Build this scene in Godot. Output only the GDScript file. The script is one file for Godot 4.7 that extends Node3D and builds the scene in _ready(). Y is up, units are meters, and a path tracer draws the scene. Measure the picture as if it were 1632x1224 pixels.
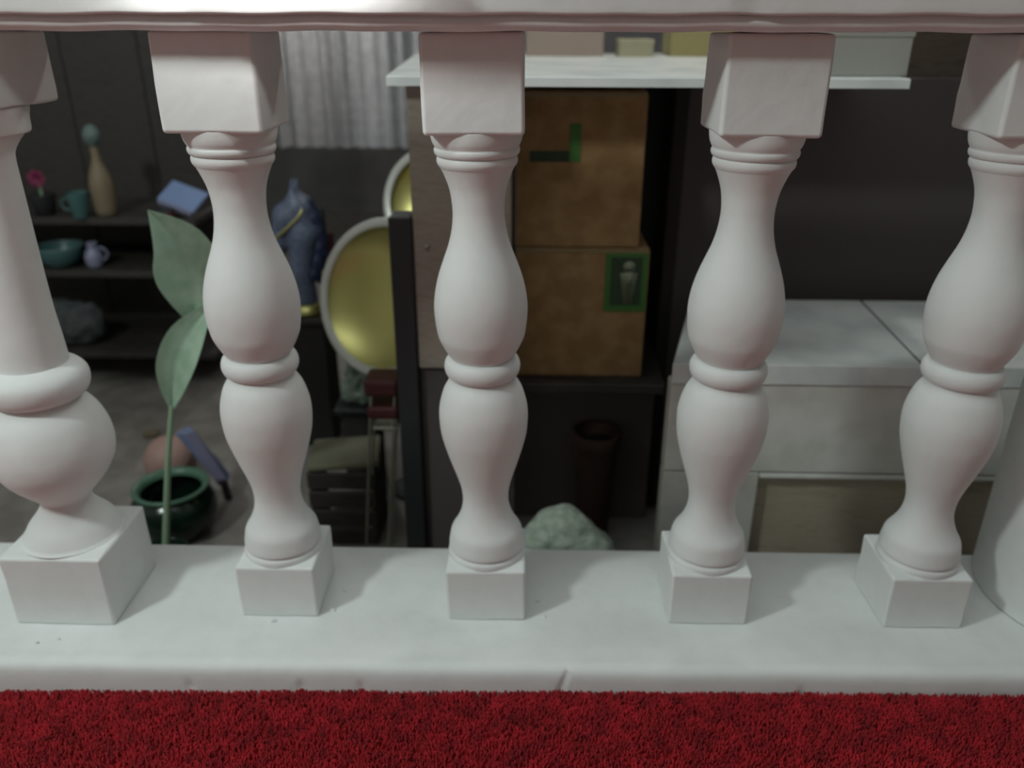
extends Node3D
# A white plaster balustrade on a red-carpeted platform, with a dim shop interior behind it.

const CAM := Vector3(-0.14109, 0.68083, 0.853)
const PITCH := -0.4195
const YAW := 0.02178
const ROLL := 0.00408
const FLOOR_Y := -0.2

var rng := RandomNumberGenerator.new()
var taken := {}
var M := {}

# ---------------------------------------------------------------- naming
func numbered(called: String) -> String:
	if not taken.has(called):
		taken[called] = 0
		return called
	taken[called] += 1
	return "%s_%03d" % [called, taken[called]]

func tag(o: Node3D, label: String, category: String, group := "") -> Node3D:
	o.set_meta("label", label)
	o.set_meta("category", category)
	if group != "":
		o.set_meta("group", group)
	return o

func thing(called: String, label: String, category: String, at := Vector3.ZERO, group := "", turn := 0.0) -> Node3D:
	var o := Node3D.new()
	o.name = numbered(called)
	add_child(o)
	o.position = at
	o.rotation.y = turn
	tag(o, label, category, group)
	return o

func obj(called: String, mesh: Mesh, mat: Material, parent: Node = null, at := Vector3.ZERO, rot := Vector3.ZERO) -> MeshInstance3D:
	var o := MeshInstance3D.new()
	o.mesh = mesh
	o.material_override = mat
	o.cast_shadow = GeometryInstance3D.SHADOW_CASTING_SETTING_ON
	if parent == null:
		o.name = numbered(called)
		add_child(o)
	else:
		o.name = called
		parent.add_child(o, true)
	o.position = at
	o.rotation = rot
	return o

func struct(called: String, mesh: Mesh, mat: Material, at := Vector3.ZERO, label := "") -> MeshInstance3D:
	var o := obj(called, mesh, mat, null, at)
	o.set_meta("kind", "structure")
	if label != "":
		o.set_meta("label", label)
	return o

# ---------------------------------------------------------------- materials
func noise_tex(freq: float, seed_n: int, ramp: Gradient = null, size := 512, oct := 4, stretch := Vector2.ONE) -> Texture2D:
	var n := FastNoiseLite.new()
	n.seed = seed_n
	n.frequency = freq
	n.fractal_octaves = oct
	var t := NoiseTexture2D.new()
	t.width = int(size * stretch.x)
	t.height = int(size * stretch.y)
	t.seamless = true
	t.noise = n
	if ramp:
		t.color_ramp = ramp
	return t

func ramp(cols: Array, offs: Array) -> Gradient:
	var g := Gradient.new()
	g.offsets = PackedFloat32Array(offs)
	g.colors = PackedColorArray(cols)
	return g

func plain(c: Color, rough := 0.6, metal := 0.0) -> StandardMaterial3D:
	var m := StandardMaterial3D.new()
	m.albedo_color = c
	m.roughness = rough
	m.metallic = metal
	return m

func mottled(cols: Array, offs: Array, freq: float, scale: float, rough := 0.7, bump := 0.0, bump_freq := 0.03, seed_n := 1) -> StandardMaterial3D:
	var m := StandardMaterial3D.new()
	m.albedo_texture = noise_tex(freq, seed_n, ramp(cols, offs))
	m.uv1_triplanar = true
	m.uv1_scale = Vector3.ONE * scale
	m.roughness = rough
	if bump > 0.0:
		m.heightmap_enabled = true
		m.heightmap_scale = bump
		m.heightmap_texture = noise_tex(bump_freq, seed_n + 7)
	return m

func make_materials() -> void:
	M.plaster = mottled([Color(0.885, 0.893, 0.890), Color(0.900, 0.908, 0.905), Color(0.908, 0.915, 0.912)], [0.0, 0.5, 1.0], 0.02, 2.5, 0.66, 0.035, 0.03, 3)
	M.marble = mottled([Color(0.84, 0.86, 0.86), Color(0.90, 0.915, 0.91), Color(0.93, 0.94, 0.935)], [0.25, 0.55, 0.9], 0.008, 1.6, 0.35, 0.0, 0.03, 11)
	M.marble_face = mottled([Color(0.82, 0.815, 0.79), Color(0.865, 0.86, 0.84), Color(0.89, 0.885, 0.87)], [0.2, 0.55, 0.9], 0.009, 2.4, 0.5, 0.0, 0.03, 17)
	M.joint = plain(Color(0.22, 0.22, 0.22), 0.9)
	M.carpet = mottled([Color(0.60, 0.055, 0.09), Color(0.70, 0.07, 0.11)], [0.2, 0.8], 0.05, 6.0, 1.0, 0.0, 0.03, 21)
	M.pile = plain(Color(1, 1, 1), 1.0)
	M.pile.vertex_color_use_as_albedo = true
	M.pile.rim_enabled = true
	M.pile.rim = 0.04
	M.cardboard = mottled([Color(0.55, 0.43, 0.28), Color(0.62, 0.50, 0.34)], [0.3, 0.8], 0.02, 2.0, 0.85, 0.0, 0.03, 31)
	M.dark_brown = wood(Color(0.26, 0.215, 0.18), Color(0.32, 0.27, 0.23), 49)
	M.tape = plain(Color(0.52, 0.46, 0.33), 0.4)
	M.green_print = plain(Color(0.24, 0.44, 0.19), 0.6)
	M.dark_green_print = plain(Color(0.16, 0.25, 0.16), 0.6)
	M.pale_print = plain(Color(0.62, 0.66, 0.55), 0.6)
	M.brown_wood = wood(Color(0.68, 0.635, 0.55), Color(0.73, 0.69, 0.615), 41)
	M.dark_wood = wood(Color(0.17, 0.155, 0.145), Color(0.23, 0.21, 0.20), 43)
	M.panel_wood = wood(Color(0.54, 0.50, 0.455), Color(0.60, 0.56, 0.52), 47)
	M.panel_wood.roughness = 0.32
	M.black = plain(Color(0.15, 0.15, 0.16), 0.5)
	M.black_matte = plain(Color(0.17, 0.155, 0.155), 0.9)
	M.gold = plain(Color(0.76, 0.735, 0.47), 0.36, 0.85)
	M.void_grey = plain(Color(0.33, 0.305, 0.305), 0.95)  # dark grey; on the recess sheet it stands in for shade
	M.shade_panel_grey = plain(Color(0.42, 0.385, 0.375), 0.95)  # tone of the added panel that imitates shade below the shelf
	M.gold_rim = plain(Color(0.78, 0.78, 0.76), 0.35, 0.3)
	M.leaf = mottled([Color(0.62, 0.755, 0.65), Color(0.72, 0.825, 0.74)], [0.25, 0.8], 0.01, 6.0, 0.5, 0.0, 0.03, 51)
	M.leaf.backlight_enabled = true
	M.leaf.backlight = Color(0.18, 0.26, 0.14)
	M.stem = plain(Color(0.58, 0.68, 0.57), 0.5)
	M.green_glaze = plain(Color(0.05, 0.13, 0.10), 0.18)
	M.green_rim = plain(Color(0.30, 0.43, 0.36), 0.35)
	M.chrome = plain(Color(0.66, 0.66, 0.6), 0.3, 0.7)
	M.red_vinyl = plain(Color(0.27, 0.09, 0.095), 0.6)
	M.blue_glaze = mottled([Color(0.24, 0.28, 0.37), Color(0.46, 0.49, 0.57)], [0.35, 0.7], 0.04, 9.0, 0.45, 0.0, 0.03, 61)
	M.blue_dark = plain(Color(0.13, 0.17, 0.27), 0.5)
	M.pale_cloth = mottled([Color(0.60, 0.66, 0.60), Color(0.74, 0.78, 0.73)], [0.3, 0.8], 0.02, 5.0, 0.9, 0.15, 0.05, 71)
	M.rag = mottled([Color(0.42, 0.50, 0.44), Color(0.60, 0.62, 0.60)], [0.3, 0.8], 0.03, 5.0, 0.95, 0.2, 0.05, 73)
	M.grey_cloth = mottled([Color(0.23, 0.24, 0.25), Color(0.33, 0.34, 0.34)], [0.3, 0.8], 0.02, 5.0, 0.95, 0.15, 0.05, 75)
	M.glare_curtain = mottled([Color(0.62, 0.62, 0.64), Color(0.70, 0.70, 0.71)], [0.3, 0.8], 0.02, 2.0, 0.95, 0.08, 0.06, 77)  # toned pale to imitate the glare over the background
	M.beige = plain(Color(0.47, 0.42, 0.34), 0.6)
	M.pale_teal = plain(Color(0.36, 0.43, 0.42), 0.6)
	M.teal = plain(Color(0.26, 0.40, 0.40), 0.35)
	M.magenta = plain(Color(0.45, 0.10, 0.27), 0.6)
	M.pale_blue = plain(Color(0.46, 0.54, 0.70), 0.6)
	M.pink = plain(Color(0.62, 0.50, 0.47), 0.55)
	M.lilac = plain(Color(0.52, 0.52, 0.62), 0.4)
	M.orange = plain(Color(0.42, 0.16, 0.12), 0.6)
	M.terracotta = plain(Color(0.25, 0.17, 0.145), 0.9)
	M.soil = plain(Color(0.10, 0.07, 0.05), 1.0)
	M.cream = plain(Color(0.62, 0.60, 0.50), 0.8)
	M.dull_cream = plain(Color(0.44, 0.43, 0.36), 0.85)
	M.olive = plain(Color(0.57, 0.53, 0.36), 0.75)
	M.dusky = plain(Color(0.60, 0.53, 0.49), 0.75)
	M.offwhite = plain(Color(0.62, 0.62, 0.59), 0.7)
	M.wall_light = mottled([Color(0.72, 0.71, 0.69), Color(0.77, 0.76, 0.74)], [0.3, 0.8], 0.01, 0.6, 0.95, 0.0, 0.03, 81)
	M.wall_dark = mottled([Color(0.50, 0.49, 0.50), Color(0.56, 0.55, 0.56)], [0.3, 0.8], 0.01, 0.6, 0.95, 0.0, 0.03, 83)
	M.ceiling = plain(Color(0.80, 0.80, 0.79), 0.95)
	M.shop_floor = mottled([Color(0.46, 0.44, 0.42), Color(0.54, 0.52, 0.50)], [0.25, 0.8], 0.02, 1.2, 0.6, 0.0, 0.03, 85)

func wood(a: Color, b: Color, s: int) -> StandardMaterial3D:
	var m := StandardMaterial3D.new()
	m.albedo_texture = noise_tex(0.02, s, ramp([a, b, a.lerp(b, 0.4), b], [0.15, 0.45, 0.6, 0.9]), 256)
	m.uv1_triplanar = true
	m.uv1_scale = Vector3(2.0, 9.0, 2.0)
	m.roughness = 0.6
	return m

# ---------------------------------------------------------------- mesh helpers
func arr_mesh(v: PackedVector3Array, n: PackedVector3Array, idx: PackedInt32Array) -> ArrayMesh:
	var a := []
	a.resize(Mesh.ARRAY_MAX)
	a[Mesh.ARRAY_VERTEX] = v
	a[Mesh.ARRAY_NORMAL] = n
	a[Mesh.ARRAY_INDEX] = idx
	var m := ArrayMesh.new()
	m.add_surface_from_arrays(Mesh.PRIMITIVE_TRIANGLES, a)
	return m

func join(parts: Array) -> ArrayMesh:   # [[mesh, Transform3D], ...]
	var st := SurfaceTool.new()
	st.begin(Mesh.PRIMITIVE_TRIANGLES)
	for p in parts:
		st.append_from(p[0], 0, p[1])
	return st.commit()

func rbox(size: Vector3, r: float, seg := 3, wobble := 0.0, seed_n := 0) -> ArrayMesh:
	var h := size * 0.5
	var v := PackedVector3Array()
	var nn := PackedVector3Array()
	var idx := PackedInt32Array()
	var fn := FastNoiseLite.new()
	fn.seed = seed_n
	fn.frequency = 12.0
	var inner := h - Vector3.ONE * r
	for axis in 3:
		for sgn in [-1.0, 1.0]:
			var u := (axis + 1) % 3
			var w := (axis + 2) % 3
			var lu := edge_list(h[u], r, seg, wobble > 0.0)
			var lw := edge_list(h[w], r, seg, wobble > 0.0)
			var base := v.size()
			for a in lu:
				for b in lw:
					var p := Vector3.ZERO
					p[axis] = sgn * h[axis]
					p[u] = a
					p[w] = b
					var q := p.clamp(-inner, inner)
					var d := (p - q).normalized()
					var pos := q + d * r
					if wobble > 0.0:
						pos += d * fn.get_noise_3dv(pos) * wobble
					v.append(pos)
					nn.append(d)
			var nb := lw.size()
			for i in lu.size() - 1:
				for j in nb - 1:
					var k := base + i * nb + j
					if sgn > 0.0:
						idx.append_array([k, k + 1, k + nb, k + 1, k + nb + 1, k + nb])
					else:
						idx.append_array([k, k + nb, k + 1, k + 1, k + nb, k + nb + 1])
	return arr_mesh(v, nn, idx)

func edge_list(h: float, r: float, seg: int, fine: bool) -> Array:
	var l := []
	for i in seg + 1:
		l.append(-h + r * (1.0 - cos(PI * 0.5 * i / seg)) if false else -h + r * i / seg)
	var n := 6 if fine else 1
	for i in range(1, n):
		l.append(lerpf(-h + r, h - r, float(i) / n))
	for i in seg + 1:
		l.append(h - r + r * i / seg)
	return l

func box(size: Vector3, r := 0.003) -> ArrayMesh:
	return rbox(size, minf(r, minf(size.x, minf(size.y, size.z)) * 0.3), 2)

func crom(p: PackedVector2Array, sub: int) -> PackedVector2Array:
	var o := PackedVector2Array()
	for i in p.size() - 1:
		var a := p[maxi(i - 1, 0)]
		var d := p[mini(i + 2, p.size() - 1)]
		for k in sub:
			o.append(p[i].cubic_interpolate(p[i + 1], a, d, float(k) / sub))
	o.append(p[p.size() - 1])
	return o

# lathe from (radius, height) points listed from the bottom up
func lathe(pts: Array, seg := 48, smooth := 0) -> ArrayMesh:
	var p := PackedVector2Array(pts)
	if smooth > 0:
		p = crom(p, smooth)
	var v := PackedVector3Array()
	var nn := PackedVector3Array()
	var idx := PackedInt32Array()
	var n := p.size()
	for i in n:
		var t := p[mini(i + 1, n - 1)] - p[maxi(i - 1, 0)]
		var nr := Vector2(t.y, -t.x).normalized()
		for s in seg + 1:
			var a := TAU * s / seg
			v.append(Vector3(cos(a) * p[i].x, p[i].y, sin(a) * p[i].x))
			nn.append(Vector3(cos(a) * nr.x, nr.y, sin(a) * nr.x))
	for i in n - 1:
		for s in seg:
			var k := i * (seg + 1) + s
			var q := k + seg + 1
			idx.append_array([k, k + 1, q, k + 1, q + 1, q])
	return arr_mesh(v, nn, idx)

func tube(path: Array, rad, seg := 10, sub := 4) -> ArrayMesh:
	var c := Curve3D.new()
	for i in path.size():
		var a: Vector3 = path[maxi(i - 1, 0)]
		var b: Vector3 = path[mini(i + 1, path.size() - 1)]
		var tn := (b - a) / 6.0
		c.add_point(path[i], -tn, tn)
	var steps := (path.size() - 1) * sub
	var v := PackedVector3Array()
	var nn := PackedVector3Array()
	var idx := PackedInt32Array()
	var up := Vector3(0.13, 0.31, 0.94).normalized()
	for i in steps + 1:
		var seg_i := mini(int(float(i) / sub), path.size() - 2)
		var f := float(i) / sub - seg_i
		var p := c.sample(seg_i, f)
		var q := c.sample(seg_i, minf(f + 0.02, 1.0)) - c.sample(seg_i, maxf(f - 0.02, 0.0))
		var t := q.normalized()
		var x := up.cross(t).normalized()
		var y := t.cross(x)
		var r: float = rad if typeof(rad) == TYPE_FLOAT else lerpf(rad[seg_i], rad[seg_i + 1], f)
		for s in seg + 1:
			var a := TAU * s / seg
			var d := x * cos(a) + y * sin(a)
			v.append(p + d * r)
			nn.append(d)
	for i in steps:
		for s in seg:
			var k := i * (seg + 1) + s
			var q := k + seg + 1
			idx.append_array([k, q, k + 1, k + 1, q, q + 1])
	for e in 2:
		var ring := 0 if e == 0 else steps * (seg + 1)
		var ctr := Vector3.ZERO
		for s in seg:
			ctr += v[ring + s]
		ctr /= seg
		var dir := (v[seg + 1] - v[0]).normalized() * (-1.0 if e == 0 else 1.0)
		var b := v.size()
		v.append(ctr)
		nn.append(dir)
		for s in seg + 1:
			v.append(v[ring + s])
			nn.append(dir)
		for s in seg:
			if e == 0:
				idx.append_array([b, b + 1 + s, b + 2 + s])
			else:
				idx.append_array([b, b + 2 + s, b + 1 + s])
	return arr_mesh(v, nn, idx)

# extrude a (z, y) profile along x; shift(x) may move points
func sweep_x(prof: Array, x0: float, x1: float, steps: int, shift: Callable, closed := true) -> ArrayMesh:
	var st := SurfaceTool.new()
	st.begin(Mesh.PRIMITIVE_TRIANGLES)
	var n := prof.size()
	var rows := []
	for i in steps + 1:
		var x := lerpf(x0, x1, float(i) / steps)
		var row := PackedVector3Array()
		for p in prof:
			row.append(shift.call(Vector3(x, p.y, p.x)))
		rows.append(row)
	var m := n if closed else n - 1
	for i in steps:
		for j in m:
			var k := (j + 1) % n
			st.set_smooth_group(0)
			var a: Vector3 = rows[i][j]
			var b: Vector3 = rows[i][k]
			var c: Vector3 = rows[i + 1][j]
			var d: Vector3 = rows[i + 1][k]
			for q in [a, c, b, b, c, d]:
				st.add_vertex(q)
	if closed:
		for e in 2:
			var row: PackedVector3Array = rows[0] if e == 0 else rows[steps]
			st.set_smooth_group(1 + e)
			for j in range(1, n - 1):
				var tri := [row[0], row[j], row[j + 1]] if e == 0 else [row[0], row[j + 1], row[j]]
				for q in tri:
					st.add_vertex(q)
	st.generate_normals()
	return st.commit()

# surface nets over a union of tapered capsules [a, ra, b, rb]
func blob(caps: Array, cell: float, k: float, rough := 0.0, seed_n := 1) -> ArrayMesh:
	var lo := Vector3.INF
	var hi := -Vector3.INF
	for c in caps:
		for e in 2:
			var r: Vector3 = Vector3.ONE * (float(c[e * 2 + 1]) + cell * 2.0 + k * 0.5)
			lo = lo.min(c[e * 2] - r)
			hi = hi.max(c[e * 2] + r)
	var fn := FastNoiseLite.new()
	fn.seed = seed_n
	fn.frequency = 0.22 / cell
	fn.fractal_octaves = 2
	var nx := int((hi.x - lo.x) / cell) + 2
	var ny := int((hi.y - lo.y) / cell) + 2
	var nz := int((hi.z - lo.z) / cell) + 2
	var f := PackedFloat32Array()
	f.resize(nx * ny * nz)
	for z in nz:
		for y in ny:
			for x in nx:
				var p := lo + Vector3(x, y, z) * cell
				var d := 1e9
				for c in caps:
					var ab: Vector3 = c[2] - c[0]
					var t: float = clampf((p - c[0]).dot(ab) / maxf(ab.length_squared(), 1e-9), 0.0, 1.0)
					var e: float = p.distance_to(c[0] + ab * t) - lerpf(c[1], c[3], t)
					var h: float = clampf(0.5 + 0.5 * (d - e) / k, 0.0, 1.0)
					d = lerpf(d, e, h) - k * h * (1.0 - h) if d < 1e8 else e
				f[x + nx * (y + ny * z)] = d + fn.get_noise_3dv(p) * rough
	var ids := {}
	var v := PackedVector3Array()
	var st := SurfaceTool.new()
	st.begin(Mesh.PRIMITIVE_TRIANGLES)
	st.set_smooth_group(0)
	var sx := 1
	var sy := nx
	var sz := nx * ny
	var offs := [0, sx, sy, sx + sy, sz, sx + sz, sy + sz, sx + sy + sz]
	var ends := [[0, 1], [2, 3], [4, 5], [6, 7], [0, 2], [1, 3], [4, 6], [5, 7], [0, 4], [1, 5], [2, 6], [3, 7]]
	for z in nz - 1:
		for y in ny - 1:
			for x in nx - 1:
				var b := x + sy * y + sz * z
				var inside := 0
				for o in offs:
					if f[b + o] < 0.0:
						inside += 1
				if inside == 0 or inside == 8:
					continue
				var s := Vector3.ZERO
				var cnt := 0
				for e in ends:
					var fa: float = f[b + offs[e[0]]]
					var fb: float = f[b + offs[e[1]]]
					if (fa < 0.0) != (fb < 0.0):
						var t := fa / (fa - fb)
						var pa := Vector3(e[0] & 1, (e[0] >> 1) & 1, e[0] >> 2)
						var pb := Vector3(e[1] & 1, (e[1] >> 1) & 1, e[1] >> 2)
						s += pa.lerp(pb, t)
						cnt += 1
				ids[b] = v.size()
				v.append(lo + (Vector3(x, y, z) + s / cnt) * cell)
	for z in range(1, nz - 1):
		for y in range(1, ny - 1):
			for x in range(1, nx - 1):
				var b := x + sy * y + sz * z
				var ins := f[b] < 0.0
				for ax in 3:
					var step: int = [sx, sy, sz][ax]
					if ins == (f[b + step] < 0.0):
						continue
					var u: int = [sy, sz, sx][ax]
					var w: int = [sz, sx, sy][ax]
					var q := [v[ids[b]], v[ids[b - u]], v[ids[b - u - w]], v[ids[b - w]]]
					var order := [0, 2, 1, 0, 3, 2] if ins else [0, 1, 2, 0, 2, 3]
					for o in order:
						st.add_vertex(q[o])
	st.generate_normals()
	return st.commit()

# a thin curved leaf along a spine with half-widths
func leaf(spine: Array, halves: Array, facing: Vector3, cup: float) -> ArrayMesh:
	var sp := []
	var c := Curve3D.new()
	for i in spine.size():
		var a: Vector3 = spine[maxi(i - 1, 0)]
		var b: Vector3 = spine[mini(i + 1, spine.size() - 1)]
		c.add_point(spine[i], -(b - a) / 6.0, (b - a) / 6.0)
	var sub := 6
	var steps := (spine.size() - 1) * sub
	var cols := 12
	var rows := []
	for i in steps + 1:
		var si := mini(int(float(i) / sub), spine.size() - 2)
		var f := float(i) / sub - si
		var p := c.sample(si, f)
		var t := (c.sample(si, minf(f + 0.03, 1.0)) - c.sample(si, maxf(f - 0.03, 0.0))).normalized()
		var side := t.cross(facing).normalized()
		var nrm := side.cross(t).normalized()
		var hw: float = cubic_interpolate(halves[si], halves[si + 1], halves[maxi(si - 1, 0)], halves[mini(si + 2, halves.size() - 1)], f)
		hw = maxf(hw, 0.0008)
		var row := []
		for j in cols + 1:
			var s := lerpf(-1.0, 1.0, float(j) / cols)
			var dip := cup * s * s * hw - 0.002 * exp(-s * s * 60.0)
			row.append([p + side * s * hw + nrm * dip, nrm])
		rows.append(row)
	var st := SurfaceTool.new()
	st.begin(Mesh.PRIMITIVE_TRIANGLES)
	for face in 2:
		st.set_smooth_group(face)
		var off := 0.0007 if face == 0 else -0.0007
		for i in steps:
			for j in cols:
				var q := []
				for e in [[i, j], [i + 1, j], [i, j + 1], [i + 1, j + 1]]:
					var r = rows[e[0]][e[1]]
					var edge: float = 0.0 if e[1] == 0 or e[1] == cols else 1.0
					q.append(r[0] + r[1] * off * edge)
				var order := [0, 2, 1, 1, 2, 3] if face == 0 else [0, 1, 2, 1, 3, 2]
				for o in order:
					st.add_vertex(q[o])
	st.generate_normals()
	return st.commit()

func none(p: Vector3) -> Vector3:
	return p

# ---------------------------------------------------------------- scene
func _ready() -> void:
	rng.seed = 11
	# camera
	var cam := Camera3D.new()
	cam.name = "camera"
	cam.position = CAM
	cam.basis = Basis(Vector3.UP, YAW) * Basis(Vector3.RIGHT, PITCH) * Basis(Vector3.BACK, ROLL)
	cam.fov = rad_to_deg(2.0 * atan(612.0 / 1300.0))
	cam.near = 0.02
	cam.far = 50.0
	var att := CameraAttributesPhysical.new()
	att.frustum_focal_length = 25.5
	att.frustum_focus_distance = 0.74
	att.exposure_aperture = 3.2
	cam.attributes = att
	add_child(cam)
	cam.current = true
	# sky (the room is closed; only a trace would ever show)
	var we := WorldEnvironment.new()
	we.name = "world_environment"
	var env := Environment.new()
	env.background_mode = Environment.BG_COLOR
	env.background_color = Color(0.02, 0.02, 0.022)
	env.tonemap_mode = Environment.TONE_MAPPER_LINEAR
	env.tonemap_exposure = 1.0
	env.sdfgi_enabled = true
	env.ssao_enabled = true
	env.ssil_enabled = true
	we.environment = env
	add_child(we)
	make_materials()
	# unseen lights, all placed out of view
	unseen_ceiling_light(Vector3(-0.5, 2.52, 0.9), Vector2(2.0, 1.2), 0.50, Color(0.95, 1.0, 1.0), "wide unseen ceiling panel out of view, placed to soften shadows on the balustrade")
	unseen_ceiling_light(Vector3(-0.6, 2.52, -1.9), Vector2(1.2, 0.3), 0.22, Color(1.0, 1.0, 0.98), "narrow unseen ceiling panel out of view, placed to light the shop behind")
	unseen_ceiling_light(Vector3(1.15, 2.52, -0.75), Vector2(1.2, 0.3), 0.38, Color(0.97, 1.0, 1.0), "narrow unseen ceiling panel out of view, placed to brighten the pale stone cabinet")
	unseen_globe_lamp(Vector3(-1.3, 1.46, 0.84), 1.0)
	pendant("unseen_pendant_lamp", Vector3(0.15, 1.45, -0.85), 0.155, 0.16, "unseen cone lamp out of view, placed to brighten the marble counter")
	pendant("unseen_pendant_lamp", Vector3(-0.86, 0.98, -1.88), 0.14, 0.10, "small unseen cone lamp out of view, placed to light the grey curtain")
	unseen_rail_light(Vector3(-0.375, 0.728, 0.124), 0.024)
	room()
	balustrade()
	carpet()
	cabinet()
	counter()
	plant_corner()
	middle_clutter()
	left_shelves()

func glow(c: Color, e: float) -> StandardMaterial3D:
	var m := plain(Color(0.9, 0.9, 0.9), 0.5)
	m.emission_enabled = true
	m.emission = c
	m.emission_energy_multiplier = e
	return m

func unseen_ceiling_light(at: Vector3, size: Vector2, energy: float, c: Color, label: String) -> void:  # unseen panels; size and place chosen for the light they give
	var t := thing("unseen_ceiling_light", label, "ceiling light", at)
	obj("frame", box(Vector3(size.x + 0.06, 0.06, size.y + 0.06), 0.006), M.ceiling, t, Vector3(0, 0.04, 0))
	obj("diffuser", box(Vector3(size.x, 0.012, size.y), 0.003), glow(c, 0.6), t, Vector3(0, 0.008, 0))
	var l := AreaLight3D.new()
	l.name = "panel_glow"
	l.area_size = size
	l.light_energy = energy
	l.light_color = c
	l.shadow_enabled = true
	l.area_range = 12.0
	l.rotation.x = -PI / 2.0
	l.position.y = -0.004
	t.add_child(l)

func unseen_globe_lamp(at: Vector3, energy: float) -> void:  # unseen lamp out of view, placed to match the shadows on the coping
	var base := Vector3(at.x, -0.04, at.z)
	var t := thing("unseen_globe_lamp", "unseen globe lamp out of view, placed to light the balusters from the left", "lamp", base)
	var h := at.y + 0.04
	obj("base", lathe([Vector2(0.0, 0.0), Vector2(0.13, 0.0), Vector2(0.13, 0.015), Vector2(0.03, 0.03), Vector2(0.0, 0.03)], 40), M.offwhite, t)
	obj("pole", lathe([Vector2(0.01, 0.025), Vector2(0.01, h - 0.09)], 16), M.offwhite, t)
	var s := SphereMesh.new()
	s.radius = 0.085
	s.height = 0.17
	obj("globe", s, glow(Color(0.95, 1.0, 0.98), 3.0), t, Vector3(0, h, 0))
	var l := OmniLight3D.new()
	l.name = "globe_glow"
	l.light_energy = energy
	l.light_color = Color(0.95, 1.0, 0.985)
	l.light_size = 0.084
	l.omni_range = 12.0
	l.omni_attenuation = 2.0
	l.shadow_enabled = true
	l.position.y = h
	t.add_child(l)

func pendant(called: String, at: Vector3, energy: float, r: float, label: String) -> void:  # unseen lamps out of view, lighting the counter and the pleated cloth
	var t := thing(called, label, "lamp", at, "unseen lamps above the shop")
	obj("shade", lathe([Vector2(0.02, r * 0.75), Vector2(r, -0.01), Vector2(r - 0.004, -0.01), Vector2(0.016, r * 0.72), Vector2(0.0, r * 0.75)], 40), M.offwhite, t)
	obj("cord", lathe([Vector2(0.004, r * 0.7), Vector2(0.004, 2.6 - at.y)], 10), M.black, t)
	var b := SphereMesh.new()
	b.radius = 0.025
	b.height = 0.05
	obj("bulb", b, glow(Color(1, 1, 0.97), 3.0), t)
	var l := OmniLight3D.new()
	l.name = "bulb_glow"
	l.light_energy = energy
	l.light_color = Color(1.0, 0.99, 0.96)
	l.light_size = 0.022
	l.omni_range = 10.0
	l.omni_attenuation = 2.0
	l.shadow_enabled = true
	t.add_child(l)

func unseen_rail_light(at: Vector3, energy: float) -> void:  # unseen lamp; its light stands in for glare along the handrail
	var t := thing("unseen_strip_light", "short unseen strip light above the second baluster, standing in for glare on the handrail", "lamp", at)
	obj("housing", rbox(Vector3(0.23, 0.026, 0.014), 0.004, 2), M.offwhite, t, Vector3(0, 0.004, 0.009))
	obj("diffuser", rbox(Vector3(0.22, 0.014, 0.004), 0.001, 2), glow(Color(1, 1, 0.99), 1.5), t, Vector3(0, 0.004, 0.001))
	for x in [-0.09, 0.09]:
		obj("bracket", tube([Vector3(x, 0.015, 0.009), Vector3(x, 0.03, 0.0), Vector3(x, 0.0105, -0.06)], 0.003, 8, 4), M.offwhite, t)
	var l := AreaLight3D.new()
	l.name = "strip_glow"
	l.area_size = Vector2(0.22, 0.014)
	l.light_energy = energy
	l.light_color = Color(1.0, 1.0, 0.99)
	l.shadow_enabled = true
	l.area_range = 8.0
	l.position = Vector3(0, 0.004, -0.002)
	t.add_child(l)

func room() -> void:
	var x0 := -3.0
	var x1 := 2.4
	var z0 := -3.2
	var z1 := 3.0
	var top := 2.6
	var w := x1 - x0
	var cx := (x0 + x1) / 2.0
	struct("floor", box(Vector3(w, 0.1, 0.0 - z0 - 0.1), 0.002), M.shop_floor, Vector3(cx, FLOOR_Y - 0.05, (z0 - 0.1) / 2.0))
	struct("floor", box(Vector3(w, 0.22, z1 + 0.1), 0.002), M.wall_light, Vector3(cx, -0.17, (z1 - 0.1) / 2.0))
	struct("ceiling", box(Vector3(w + 0.2, 0.1, z1 - z0 + 0.2), 0.002), M.ceiling, Vector3(cx, top + 0.05, (z0 + z1) / 2.0))
	struct("wall_back", box(Vector3(w + 0.2, top + 0.4, 0.1), 0.002), M.wall_dark, Vector3(cx, (top - 0.4) / 2.0, z0 - 0.05))
	struct("wall_front", box(Vector3(w + 0.2, top + 0.4, 0.1), 0.002), M.wall_light, Vector3(cx, (top - 0.4) / 2.0, z1 + 0.05))
	struct("wall_left", box(Vector3(0.1, top + 0.4, z1 - z0), 0.002), M.wall_light, Vector3(x0 - 0.05, (top - 0.4) / 2.0, (z0 + z1) / 2.0))
	struct("wall_right", box(Vector3(0.1, top + 0.4, z1 - z0), 0.002), M.wall_light, Vector3(x1 + 0.05, (top - 0.4) / 2.0, (z0 + z1) / 2.0))
	# white end pillar that the balustrade runs into on the right
	var p := lathe([Vector2(0.134, 0.001), Vector2(0.135, 0.004), Vector2(0.135, 2.598)], 72)
	struct("wall_pillar", p, M.plaster, Vector3(0.591, 0, -0.024), "white round plaster end pillar standing on the coping beyond the rightmost baluster")

# ---------------------------------------------------------------- balustrade
func ledge_y(x: float) -> float:
	return -0.0277 + 0.0127 * (clampf(x, -0.9, 0.7) + 0.1)

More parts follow.
